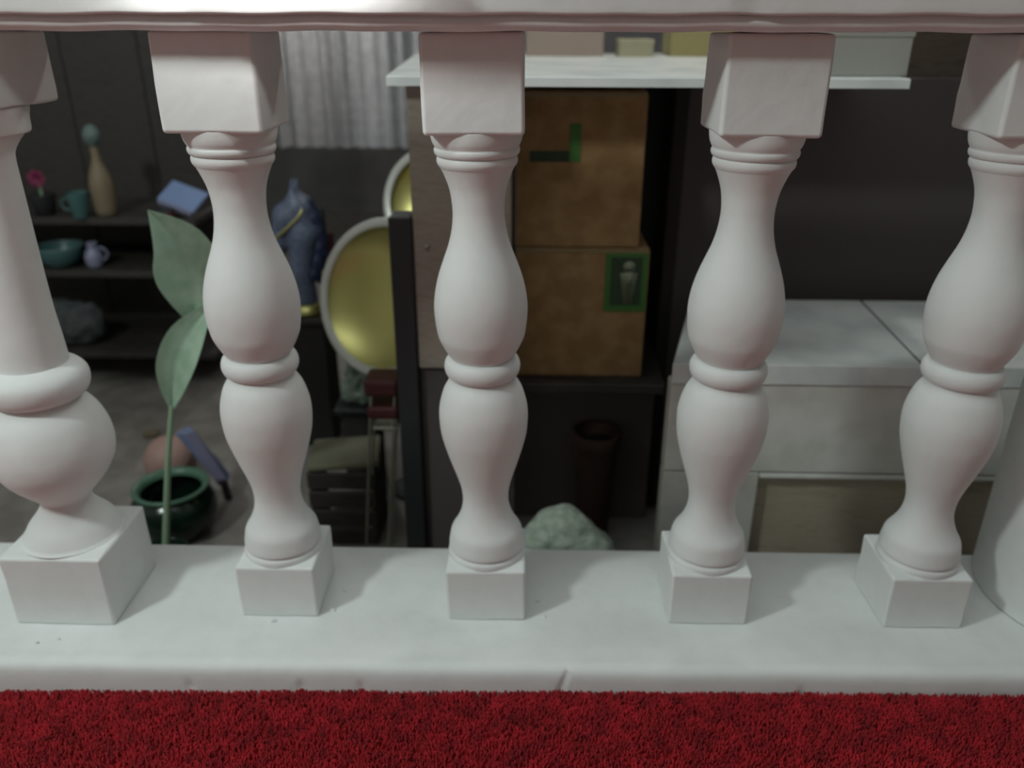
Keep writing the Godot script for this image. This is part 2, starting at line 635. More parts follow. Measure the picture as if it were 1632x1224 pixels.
func coping_shift(p: Vector3) -> Vector3:
	var q := p
	q.z += (-0.0052 if p.z > 0.05 else -0.0035) * (p.x + 0.1) / 0.5
	if p.z > 0.09 and p.y > -0.08:
		var n := sin(p.x * 61.0) * 0.4 + sin(p.x * 23.0 + 1.0) * 0.6
		q.z += n * 0.0009
		# an old slanting crack in the front face
		var cx := -0.1 + (p.y + 0.03) * 0.35
		q.z -= 0.0045 * exp(-pow((p.x - cx) / 0.0022, 2.0)) * (1.0 if p.y < -0.004 else 0.0)
		# small chips along the lower edge
		for c in [-0.53, -0.40, -0.33, 0.18]:
			q.z -= 0.0022 * exp(-pow((p.x - c) / 0.005, 2.0)) * (1.0 if p.y < -0.020 and p.y > -0.04 else 0.0)
	return q

func balustrade() -> void:
	# coping slab
	var c := thing("coping", "long white plaster coping slab under the balusters beside the red carpet", "coping")
	var prof := [Vector2(-0.106, -0.19), Vector2(-0.106, -0.005), Vector2(-0.1045, -0.0015), Vector2(-0.101, 0.0), Vector2(-0.05, 0.0005), Vector2(0.0, 0.0), Vector2(0.06, 0.0), Vector2(0.100, -0.0005), Vector2(0.110, -0.0015), Vector2(0.115, -0.0005), Vector2(0.121, -0.0012), Vector2(0.126, -0.003), Vector2(0.1295, -0.007), Vector2(0.131, -0.012), Vector2(0.132, -0.018), Vector2(0.1325, -0.026), Vector2(0.133, -0.034), Vector2(0.133, -0.042), Vector2(0.133, -0.10), Vector2(0.133, -0.19)]
	prof.reverse()
	obj("slab", sweep_x(prof, -1.3, 0.95, 900, coping_shift), M.plaster, c)
	var crumbs := [[440, -0.451, 0.057, 0.0035], [78, -0.722, 0.103, 0.0022], [92, -0.700, 0.096, 0.0018], [520, -0.383, 0.035, 0.003], [870, -0.117, 0.04, 0.0025], [850, -0.125, 0.01, 0.003], [520, -0.376, -0.005, 0.0028]]
	for k in crumbs.size():
		var b = crumbs[k]
		var r: float = b[3]
		obj("plaster_crumb", blob([[Vector3(-r * 0.6, 0, 0), r * 0.8, Vector3(r * 0.5, 0, r * 0.3), r * 0.6]], r * 0.5, r, r * 0.4, k), M.plaster, c, Vector3(b[1], r * 0.3, b[2]))
	# handrail
	var rp := [Vector2(0.052, 0.6725), Vector2(0.062, 0.6715), Vector2(0.069, 0.672), Vector2(0.0745, 0.6745), Vector2(0.0775, 0.678), Vector2(0.077, 0.6815), Vector2(0.0745, 0.6838), Vector2(0.0740, 0.6850), Vector2(0.0820, 0.6853), Vector2(0.0848, 0.6860), Vector2(0.0852, 0.6876), Vector2(0.0856, 0.6905), Vector2(0.0862, 0.70), Vector2(0.088, 0.722), Vector2(0.087, 0.730), Vector2(0.085, 0.735), Vector2(-0.085, 0.735), Vector2(-0.093, 0.730), Vector2(-0.096, 0.722), Vector2(-0.096, 0.70), Vector2(-0.0935, 0.692), Vector2(-0.088, 0.6878), Vector2(-0.0738, 0.6852), Vector2(-0.0745, 0.6838), Vector2(-0.077, 0.6815), Vector2(-0.0775, 0.678), Vector2(-0.0745, 0.6745), Vector2(-0.069, 0.672), Vector2(-0.062, 0.6715), Vector2(-0.052, 0.6725)]
	var rail := thing("handrail", "white plaster handrail with a rounded bead resting on the balusters", "handrail")
	obj("rail", sweep_x(rp, -1.3, 0.95, 240, rail_shift), M.plaster, rail)
	# balusters
	var first := make_baluster()
	var spots := [
		[-0.44685, 0.0, 0.0, "white turned baluster, second from left, with the green leaves just left of it"],
		[-0.1895, 0.008, 0.012, "white turned baluster in the middle, in front of the brown cardboard boxes"],
		[0.0830, 0.004, -0.003, "white turned baluster, fourth from left, overlapping the left end of the pale cabinet"],
		[0.3455, 0.005, 0.0, "white turned baluster, rightmost, next to the white end pillar"]]
	for i in spots.size():
		var b: Node3D = first
		if i > 0:
			b = first.duplicate()
			b.name = numbered("baluster")
			add_child(b)
		var s = spots[i]
		b.position = Vector3(s[0], 0, 0)
		b.rotation = Vector3(0, s[1], s[2])
		tag(b, s[3], "baluster", "white turned balusters of the balustrade")
	newel()

func rail_shift(p: Vector3) -> Vector3:
	var q := p
	q.y += 0.0010 * (p.x + 0.1) / 0.5
	if p.z > 0.03:
		q.z += 0.0004 * (sin(p.x * 43.0) + sin(p.x * 17.0 + 2.0))
		q.y += 0.00035 * (sin(p.x * 37.0 + 0.7) + sin(p.x * 71.0))
		q.z -= 0.004 * exp(-pow((p.x - 0.045) / 0.006, 2.0)) * (1.0 if p.y > 0.6846 and p.y < 0.695 else 0.0)
	return q

func V(r: float, h: float) -> Vector2:
	return Vector2(r, h)

func make_baluster() -> Node3D:
	var t := thing("baluster", "white turned baluster", "baluster")
	obj("base_block", rbox(Vector3(0.096, 0.0735, 0.096), 0.0035, 4, 0.0016, 2), M.plaster, t, Vector3(0, 0.0363, 0))
	obj("base_ring", lathe([V(0.040, 0.0715), V(0.0470, 0.0725), V(0.0478, 0.0755), V(0.0472, 0.079), V(0.0450, 0.0815), V(0.0438, 0.083), V(0.040, 0.084)], 64, 4), M.plaster, t)
	obj("lower_vase", lathe([V(0.0435, 0.0822), V(0.0462, 0.0845), V(0.0464, 0.0885), V(0.0452, 0.096), V(0.0428, 0.1064), V(0.0360, 0.1180), V(0.0302, 0.1320), V(0.0277, 0.1475), V(0.0290, 0.1645), V(0.0332, 0.1810), V(0.0390, 0.199), V(0.0451, 0.2195), V(0.0498, 0.239), V(0.0515, 0.260), V(0.0503, 0.276), V(0.0457, 0.293), V(0.0405, 0.303), V(0.0362, 0.3095), V(0.0345, 0.3125)], 72, 4), M.plaster, t)
	obj("collar", lathe([V(0.033, 0.3118), V(0.0385, 0.3130), V(0.0418, 0.3175), V(0.0430, 0.3235), V(0.0420, 0.3295), V(0.0388, 0.3342), V(0.033, 0.3355)], 64, 4), M.plaster, t)
	obj("upper_vase", lathe([V(0.0345, 0.3345), V(0.0362, 0.3372), V(0.0398, 0.3430), V(0.0466, 0.3570), V(0.0491, 0.3670), V(0.0509, 0.3821), V(0.0512, 0.3967), V(0.0491, 0.4130), V(0.0449, 0.4300), V(0.0391, 0.4465), V(0.0330, 0.4630), V(0.0292, 0.4780), V(0.0273, 0.4930), V(0.0275, 0.5065), V(0.0297, 0.5220), V(0.0345, 0.5360), V(0.0384, 0.5445)], 72, 4), M.plaster, t)
	obj("neck_bead", lathe([V(0.0370, 0.5430), V(0.0392, 0.5450), V(0.0412, 0.5485), V(0.0415, 0.5520), V(0.0408, 0.5545), V(0.0392, 0.5556)], 64, 4), M.plaster, t)
	obj("neck_ring", lathe([V(0.0385, 0.5550), V(0.0418, 0.5562), V(0.0436, 0.5590), V(0.0438, 0.5620), V(0.0430, 0.5640), V(0.0434, 0.5655), V(0.0452, 0.5690), V(0.0466, 0.5740), V(0.0474, 0.5800), V(0.0474, 0.5815)], 64, 4), M.plaster, t)
	obj("top_block", rbox(Vector3(0.0967, 0.0910, 0.0967), 0.004, 4, 0.0016, 4), M.plaster, t, Vector3(0, 0.58 + 0.0455, 0))
	return t

func newel() -> void:
	var t := thing("newel_baluster", "thicker white baluster with a straight shaft and ball foot, leftmost", "baluster", Vector3(-0.70565, 0, 0.009))
	obj("base_block", rbox(Vector3(0.1225, 0.0972, 0.1225), 0.004, 4, 0.002, 9), M.plaster, t, Vector3(0, 0.0480, 0))
	obj("foot_bell", lathe([V(0.02, 0.0955), V(0.0575, 0.0958), V(0.0560, 0.1005), V(0.0520, 0.108), V(0.0470, 0.116), V(0.0370, 0.128), V(0.0305, 0.1380), V(0.0288, 0.1455), V(0.0295, 0.1495)], 72, 4), M.plaster, t)
	obj("ball", lathe([V(0.0290, 0.1485), V(0.0340, 0.1550), V(0.0430, 0.1650), V(0.0530, 0.1770), V(0.0600, 0.1880), V(0.0655, 0.2000), V(0.0680, 0.2150), V(0.0672, 0.2300), V(0.0640, 0.2440), V(0.0585, 0.2580), V(0.0510, 0.2695), V(0.0440, 0.2775), V(0.0415, 0.2810)], 72, 4), M.plaster, t)
	obj("collar", lathe([V(0.0400, 0.2800), V(0.0450, 0.2815), V(0.0530, 0.2880), V(0.0562, 0.2980), V(0.0555, 0.3080), V(0.0505, 0.3160), V(0.0430, 0.3215), V(0.0390, 0.3240)], 72, 4), M.plaster, t)
	obj("shaft", lathe([V(0.0392, 0.3230), V(0.0384, 0.3290), V(0.0372, 0.3500), V(0.0346, 0.3900), V(0.0333, 0.4550), V(0.0325, 0.5200), V(0.0322, 0.5450), V(0.0340, 0.5560), V(0.0420, 0.5680), V(0.0500, 0.5760)], 72, 4), M.plaster, t)
	obj("neck_ring", lathe([V(0.0480, 0.5740), V(0.0525, 0.5755), V(0.0533, 0.5880), V(0.0540, 0.6015), V(0.03, 0.6015)], 64, 3), M.plaster, t)
	obj("top_block", rbox(Vector3(0.1235, 0.0690, 0.1235), 0.004, 4, 0.002, 14), M.plaster, t, Vector3(0, 0.6010 + 0.0345, 0))

# ---------------------------------------------------------------- carpet
func carpet() -> void:
	var t := thing("red_carpet", "deep red pile carpet lying along the front foot of the coping", "carpet")
	var prof := [Vector2(0.149, 0.0), Vector2(0.25, 0.0), Vector2(0.6, 0.0), Vector2(2.0, 0.0), Vector2(2.0, -0.03), Vector2(0.149, -0.03)]
	obj("backing", sweep_x(prof, -1.6, 1.2, 40, func(p: Vector3): return Vector3(p.x, p.y + ledge_y(p.x) - 0.0095, p.z)), M.carpet, t)
	var st := SurfaceTool.new()
	st.begin(Mesh.PRIMITIVE_TRIANGLES)
	for k in 5:
		var a := TAU * k / 5.0
		var b := TAU * (k + 1) / 5.0
		var h := 0.0075
		var r0 := 0.0011
		var r1 := 0.00075
		var p0 := Vector3(cos(a) * r0, 0, sin(a) * r0)
		var p1 := Vector3(cos(b) * r0, 0, sin(b) * r0)
		var q0 := Vector3(cos(a) * r1, h, sin(a) * r1)
		var q1 := Vector3(cos(b) * r1, h, sin(b) * r1)
		for q in [p0, p1, q0, p1, q1, q0, q0, q1, Vector3(0, h + 0.0008, 0)]:
			st.add_vertex(q)
	st.generate_normals()
	var mm := MultiMesh.new()
	mm.transform_format = MultiMesh.TRANSFORM_3D
	mm.use_colors = true
	mm.mesh = st.commit()
	var n := 90000
	mm.instance_count = n
	var fn := FastNoiseLite.new()
	fn.seed = 5
	fn.frequency = 30.0
	for i in n:
		var x := rng.randf_range(-0.95, 0.75)
		var z := 0.1315 + 0.30 * pow(rng.randf(), 1.25)
		var b := Basis(Vector3(rng.randf_range(-1, 1), 0, rng.randf_range(-1, 1)).normalized(), rng.randf_range(0.0, 0.45))
		b = b.scaled(Vector3.ONE * rng.randf_range(0.8, 1.2))
		mm.set_instance_transform(i, Transform3D(b, Vector3(x, ledge_y(x) - 0.0095, z)))
		var s := 0.85 + 0.5 * fn.get_noise_2d(x, z) + rng.randf_range(-0.2, 0.2)
		mm.set_instance_color(i, Color(0.41 * s, 0.012 * s, 0.022 * s))
	var mi := MultiMeshInstance3D.new()
	mi.multimesh = mm
	mi.material_override = M.pile
	mi.name = "pile"
	mi.set_meta("kind", "stuff")
	t.add_child(mi)

# ---------------------------------------------------------------- right cabinet
func cabinet() -> void:
	var zf := -0.21
	var zb := -0.50
	var xl := 0.062
	var xr := 0.95
	var t := thing("cabinet", "low pale stone cabinet with a brown panel behind the two right balusters", "cabinet", Vector3(0, FLOOR_Y, 0))
	var h := 0.243 - FLOOR_Y
	# carcass: stile, face slab, sides
	obj("body", box(Vector3(xr - xl - 0.09, h - 0.05, zf - zb - 0.05), 0.003), M.black_matte, t, Vector3((xl + 0.08 + xr) / 2.0, (h - 0.05) / 2.0, (zf + zb) / 2.0 - 0.02))
	obj("stile", rbox(Vector3(0.143, 0.2668, 0.03), 0.003, 2), M.marble_face, t, Vector3(xl + 0.0715, 0.1334, zf - 0.015))
	obj("face_slab", rbox(Vector3(xr - xl, h - 0.032 - 0.268, 0.03), 0.003, 2), M.marble_face, t, Vector3((xl + xr) / 2.0, 0.268 + (h - 0.032 - 0.268) / 2.0, zf - 0.015))
	obj("ledge", rbox(Vector3(xr - xl - 0.143, 0.008, 0.036), 0.003, 2), M.marble_face, t, Vector3((xl + 0.143 + xr) / 2.0, 0.262, zf - 0.016))
	obj("panel", rbox(Vector3(xr - xl - 0.145, 0.256, 0.016), 0.002, 2), M.brown_wood, t, Vector3((xl + 0.145 + xr) / 2.0, 0.128, zf - 0.024))
	var w := thing("wardrobe", "tall dark brown cabinet in the right background past the end of the marble counter", "wardrobe", Vector3(0.78, FLOOR_Y, -0.80))
	obj("body", rbox(Vector3(0.72, 1.5, 0.40), 0.004, 2), M.dark_brown, w, Vector3(0, 0.75, 0))
	for x in [-0.178, 0.178]:
		obj("door", rbox(Vector3(0.345, 1.44, 0.016), 0.003, 2), M.dark_brown, w, Vector3(x, 0.76, 0.208))
	# two marble top slabs meeting in a slanting joint
	var y := h - 0.03
	var left := [Vector2(xl - 0.001, zf + 0.004), Vector2(0.409, zf + 0.004), Vector2(0.4275, zb), Vector2(0.138, zb)]
	var right := [Vector2(0.4125, zf + 0.004), Vector2(xr, zf + 0.004), Vector2(xr, zb), Vector2(0.431, zb)]
	for s in [left, right]:
		obj("top_slab", prism(s, y, 0.03), M.marble, t)
	obj("joint", prism([Vector2(0.409, zf + 0.004), Vector2(0.4125, zf + 0.004), Vector2(0.431, zb + 0.002), Vector2(0.4275, zb + 0.002)], y, 0.0285), M.joint, t)

func prism(poly: Array, y: float, h: float) -> ArrayMesh:   # poly in (x, z), counter-clockwise seen from below
	var st := SurfaceTool.new()
	st.begin(Mesh.PRIMITIVE_TRIANGLES)
	var n := poly.size()
	var b := 0.002
	var ctr := Vector2.ZERO
	for p in poly:
		ctr += p / n
	var up := []
	for p in poly:
		up.append(p + (ctr - p).normalized() * b)
	for i in n:
		var j := (i + 1) % n
		var a0 := Vector3(poly[i].x, y, poly[i].y)
		var a1 := Vector3(poly[j].x, y, poly[j].y)
		var c0 := Vector3(poly[i].x, y + h - b, poly[i].y)
		var c1 := Vector3(poly[j].x, y + h - b, poly[j].y)
		var t0 := Vector3(up[i].x, y + h, up[i].y)
		var t1 := Vector3(up[j].x, y + h, up[j].y)
		st.set_smooth_group(-1)
		for q in [a0, c0, a1, a1, c0, c1, c0, t0, c1, c1, t0, t1]:
			st.add_vertex(q)
	for i in range(1, n - 1):
		for q in [up[0], up[i + 1], up[i]]:
			st.add_vertex(Vector3(q.x, y + h, q.y))
		for q in [poly[0], poly[i], poly[i + 1]]:
			st.add_vertex(Vector3(q.x, y, q.y))
	st.generate_normals()
	return st.commit()

# ---------------------------------------------------------------- counter, boxes
func counter() -> void:
	var zf := -0.30
	var t := thing("counter", "long counter with a pale marble top and dark sides behind the middle balusters", "counter", Vector3(0, FLOOR_Y, 0))
	var yb := 0.600 - FLOOR_Y
	obj("marble_top", prism([Vector2(-0.336, zf), Vector2(0.356, zf), Vector2(0.356, -1.16), Vector2(-0.40, -1.10)], yb, 0.013), M.marble, t)
	obj("tall_side_panel", rbox(Vector3(0.145, 0.419, 0.03), 0.003, 2), M.panel_wood, t, Vector3(-0.3135 + 0.0725, 0.18 - FLOOR_Y + 0.2095, zf - 0.04))
	obj("lower_side_panel", rbox(Vector3(0.145, 0.378, 0.022), 0.003, 2), M.void_grey, t, Vector3(-0.3135 + 0.0725, 0.189, zf - 0.045))
	obj("shade_panel", rbox(Vector3(0.255, 0.307, 0.014), 0.002, 2), M.shade_panel_grey, t, Vector3(-0.0395, 0.1535, -0.50))  # added panel standing in for the dark shade under the shelf
	obj("short_side_post", rbox(Vector3(0.034, 0.419 - FLOOR_Y, 0.05), 0.003, 2), M.black, t, Vector3(-0.3312, (0.419 - FLOOR_Y) / 2.0, zf - 0.045))
	obj("inner_side_panel", rbox(Vector3(0.022, yb - 0.001, 0.57), 0.002, 2), M.black_matte, t, Vector3(0.100, yb / 2.0, -0.815))
	obj("recess_shade", rbox(Vector3(0.84, yb - 0.001, 0.016), 0.002, 2), M.void_grey, t, Vector3(0.531, yb / 2.0, -0.545))  # sheet set forward to stand in for the deep shade behind the cabinet
	obj("shelf_board", rbox(Vector3(0.255, 0.018, 0.50), 0.003, 2), M.dark_wood, t, Vector3(-0.0395, 0.128 - 0.0095 - FLOOR_Y, -0.64))
	obj("back_panel", rbox(Vector3(0.70, yb - 0.001, 0.02), 0.002, 2), M.black_matte, t, Vector3(-0.02, yb / 2.0, -1.12))
	obj("right_side_panel", rbox(Vector3(0.022, yb - 0.001, 0.60), 0.002, 2), M.black_matte, t, Vector3(0.335, yb / 2.0, -0.86))
	for b in [[-0.293, 0.376], [-0.327, 0.262]]:
		obj("bolt", lathe([V(0.0, 0.0035), V(0.003, 0.003), V(0.0045, 0.0), V(0.0, -0.001)], 14), M.chrome, t, Vector3(b[0], b[1] - FLOOR_Y, zf - 0.0235), Vector3(PI / 2.0, 0, 0))
	# things on the counter top
	var top := 0.613
	tag(carton("carton", Vector3(0.13, 0.066, 0.10), M.offwhite, Vector3(0.300, top, -0.385)), "pale grey box on the right end of the marble counter", "box")
	tag(carton("carton", Vector3(0.16, 0.10, 0.12), M.dusky, Vector3(-0.075, top, -1.03)), "dusky pink box at the back of the counter beside the middle baluster", "box", "boxes at the back of the marble counter")
	tag(carton("carton", Vector3(0.068, 0.032, 0.10), M.cream, Vector3(0.070, top, -0.99)), "small flat cream box on the counter between the dusky pink and mustard boxes", "box", "boxes at the back of the marble counter")
	tag(carton("carton", Vector3(0.14, 0.12, 0.12), M.olive, Vector3(0.215, top, -1.04)), "mustard yellow box at the back of the counter beside the fourth baluster", "box", "boxes at the back of the marble counter")
	# cardboard boxes on the shelf under the counter top
	card_box(Vector3(-0.057, 0.1285, -0.545), Vector3(0.214, 0.2205, 0.25), 0, "brown cardboard box with a green label at its right, under another box")
	card_box(Vector3(-0.067, 0.3520, -0.545), Vector3(0.196, 0.2320, 0.25), 1, "brown cardboard box with green print at its left, stacked on another box")
	# terracotta pot and pale bag
	var pot := thing("plant_pot", "dim brown clay pot on the floor under the counter", "pot", Vector3(-0.018, FLOOR_Y, -0.44))
	obj("body", lathe([V(0.0, 0.0), V(0.028, 0.0), V(0.038, 0.19), V(0.042, 0.19), V(0.043, 0.215), V(0.038, 0.215), V(0.035, 0.19), V(0.0, 0.18)], 32), M.terracotta, pot)
	obj("soil", lathe([V(0.0, 0.195), V(0.035, 0.192)], 24), M.soil, pot)
	var bag := blob([[Vector3(-0.05, 0.06, 0.0), 0.055, Vector3(0.02, 0.09, 0.0), 0.05], [Vector3(0.02, 0.09, 0.0), 0.05, Vector3(0.07, 0.05, 0.01), 0.05], [Vector3(-0.005, 0.13, 0.0), 0.025, Vector3(0.005, 0.175, -0.005), 0.028], [Vector3(0.0, 0.03, 0.01), 0.06, Vector3(0.03, 0.03, 0.0), 0.06], [Vector3(-0.07, 0.11, 0.0), 0.02, Vector3(-0.02, 0.165, 0.0), 0.02], [Vector3(0.0, 0.17, 0.0), 0.022, Vector3(0.045, 0.13, 0.0), 0.025]], 0.006, 0.04, 0.005, 4)
	var bo := obj("bag", bag, M.pale_cloth, null, Vector3(-0.088, FLOOR_Y + 0.022, -0.205))
	bo.scale = Vector3(1.05, 0.86, 0.9)
	tag(bo, "pale crumpled bag right of the middle baluster foot", "bag")

func carton(called: String, size: Vector3, mat: Material, at: Vector3) -> Node3D:
	var t := Node3D.new()
	t.name = numbered(called)
	add_child(t)
	t.position = at
	obj("body", rbox(size, 0.002, 2), mat, t, Vector3(0, size.y / 2.0, 0))
	obj("lid", rbox(Vector3(size.x + 0.003, size.y * 0.28, size.z + 0.003), 0.002, 2), mat, t, Vector3(0, size.y * 0.86 + 0.001, 0))
	return t

func card_box(at: Vector3, size: Vector3, kind: int, label: String) -> void:
	var t := thing("cardboard_box", label, "box", at, "brown cardboard boxes under the counter")
	obj("body", rbox(size, 0.003, 2), M.cardboard, t, Vector3(0, size.y / 2.0, 0))
	var zf := size.z / 2.0 + 0.0006
	for s in [-1.0, 1.0]:
		obj("flap", rbox(Vector3(size.x - 0.004, 0.003, size.z / 2.0 - 0.002), 0.001, 1), M.cardboard, t, Vector3(0, size.y + 0.0005, s * size.z / 4.0))
	obj("tape", rbox(Vector3(size.x - 0.006, 0.006, 0.0012), 0.0004, 1), M.tape, t, Vector3(0, size.y - 0.003, zf))
	if kind == 0:
		var lab := obj("label", rbox(Vector3(0.068, 0.098, 0.0012), 0.0004, 1), M.green_print, t, Vector3(size.x / 2.0 - 0.036, size.y - 0.054, zf))
		obj("print", rbox(Vector3(0.050, 0.080, 0.0012), 0.0004, 1), M.dark_green_print, lab, Vector3(0.0, 0.002, 0.0008))
		obj("figure", join([[lathe([V(0.0, 0.0), V(0.006, 0.0), V(0.011, 0.03), V(0.014, 0.05), V(0.0, 0.052)], 16), Transform3D(Basis.from_scale(Vector3(1, 1, 0.06)), Vector3.ZERO)], [lathe([V(0.0, 0.05), V(0.009, 0.055), V(0.008, 0.066), V(0.0, 0.07)], 16, 2), Transform3D(Basis.from_scale(Vector3(1, 1, 0.06)), Vector3.ZERO)]]), M.pale_print, lab, Vector3(0.004, -0.034, 0.0016))
	else:
		obj("print", rbox(Vector3(0.060, 0.016, 0.0012), 0.0004, 1), M.dark_green_print, t, Vector3(-0.046, size.y - 0.092, zf))
		obj("label", rbox(Vector3(0.017, 0.056, 0.0012), 0.0004, 1), M.green_print, t, Vector3(-0.008, size.y - 0.072, zf))

# ---------------------------------------------------------------- plant corner
func plant_corner() -> void:
	var p := thing("potted_plant", "plant with two large pale green leaves on a thin stem left of the second baluster", "plant", Vector3(0, 0, 0))
	obj("pot", lathe([V(0.0, -0.198), V(0.034, -0.198), V(0.043, -0.135), V(0.046, -0.135), V(0.046, -0.125), V(0.040, -0.125), V(0.038, -0.15), V(0.0, -0.15)], 32), M.green_glaze, p, Vector3(-0.742, 0, -0.25))
	obj("stem", tube([Vector3(-0.742, -0.16, -0.25), Vector3(-0.733, -0.11, -0.25), Vector3(-0.712, 0.0, -0.25), Vector3(-0.700, 0.06, -0.25), Vector3(-0.680, 0.147, -0.25)], [0.006, 0.006, 0.0052, 0.0045, 0.004], 10, 6), M.stem, p)
	var low := [Vector3(-0.681, 0.138, -0.25), Vector3(-0.672, 0.175, -0.245), Vector3(-0.657, 0.220, -0.24), Vector3(-0.634, 0.265, -0.245), Vector3(-0.600, 0.305, -0.26)]
	var up := [Vector3(-0.630, 0.268, -0.262), Vector3(-0.622, 0.305, -0.258), Vector3(-0.622, 0.350, -0.255), Vector3(-0.634, 0.392, -0.26), Vector3(-0.674, 0.437, -0.272)]
	obj("leaf", leaf(low, [0.002, 0.016, 0.0265, 0.024, 0.004], Vector3(0.25, 0.1, 1.0).normalized(), 0.35), M.leaf, p)
	obj("leaf", leaf(up, [0.006, 0.030, 0.045, 0.036, 0.001], Vector3(0.3, 0.35, 1.0).normalized(), 0.3), M.leaf, p)
	# round dark green vase with a pale rim
	var v := thing("round_vase", "round dark green glazed vase with a pale rim behind the plant stem", "vase", Vector3(-0.793, FLOOR_Y, -0.42))
	obj("body", lathe([V(0.0, 0.0), V(0.035, 0.0), V(0.060, 0.015), V(0.074, 0.042), V(0.075, 0.060), V(0.070, 0.078), V(0.058, 0.092)], 48, 4), M.green_glaze, v)
	obj("rim", lathe([V(0.055, 0.090), V(0.063, 0.094), V(0.068, 0.100), V(0.064, 0.104), V(0.056, 0.099), V(0.053, 0.091)], 48, 3), M.green_rim, v)
	# pinkish ball, pale blue folded board
	var ball := thing("ball", "dull pink ball behind the plant stem above the round vase", "ball", Vector3(-0.875, FLOOR_Y + 0.0, -0.60))
	obj("skin", lathe(arc_profile(0.052), 32), M.pink, ball, Vector3(0, 0.052, 0))
	obj("seam", torus(0.0515, 0.0012), M.soil, ball, Vector3(0, 0.052, 0), Vector3(0.5, 0, 0.3))
	var fan := thing("folded_fan", "pale blue folded fan leaning to the right behind the plant stem", "fan", Vector3(-0.738, FLOOR_Y, -0.53))
	for k in 4:
		obj("fold", box(Vector3(0.030 - k * 0.003, 0.13, 0.004), 0.001), M.pale_blue if k % 2 == 0 else M.lilac, fan, Vector3(-0.040 + k * 0.004, 0.098, -0.012 + k * 0.005), Vector3(0, 0.2, 0.50 - k * 0.04))
	obj("handle", rbox(Vector3(0.014, 0.05, 0.012), 0.003, 2), M.dark_wood, fan, Vector3(-0.003, 0.0255, -0.004), Vector3(0, 0.2, 0.12))

func arc_profile(r: float, n := 14) -> Array:
	var a := []
	for i in n + 1:
		var t := -PI / 2.0 + PI * i / n
		a.append(Vector2(maxf(cos(t) * r, 0.0), sin(t) * r))
	return a

func torus(r: float, th: float) -> TorusMesh:
	var t := TorusMesh.new()
	t.inner_radius = r - th
	t.outer_radius = r + th
	t.rings = 48
	t.ring_segments = 10
	return t

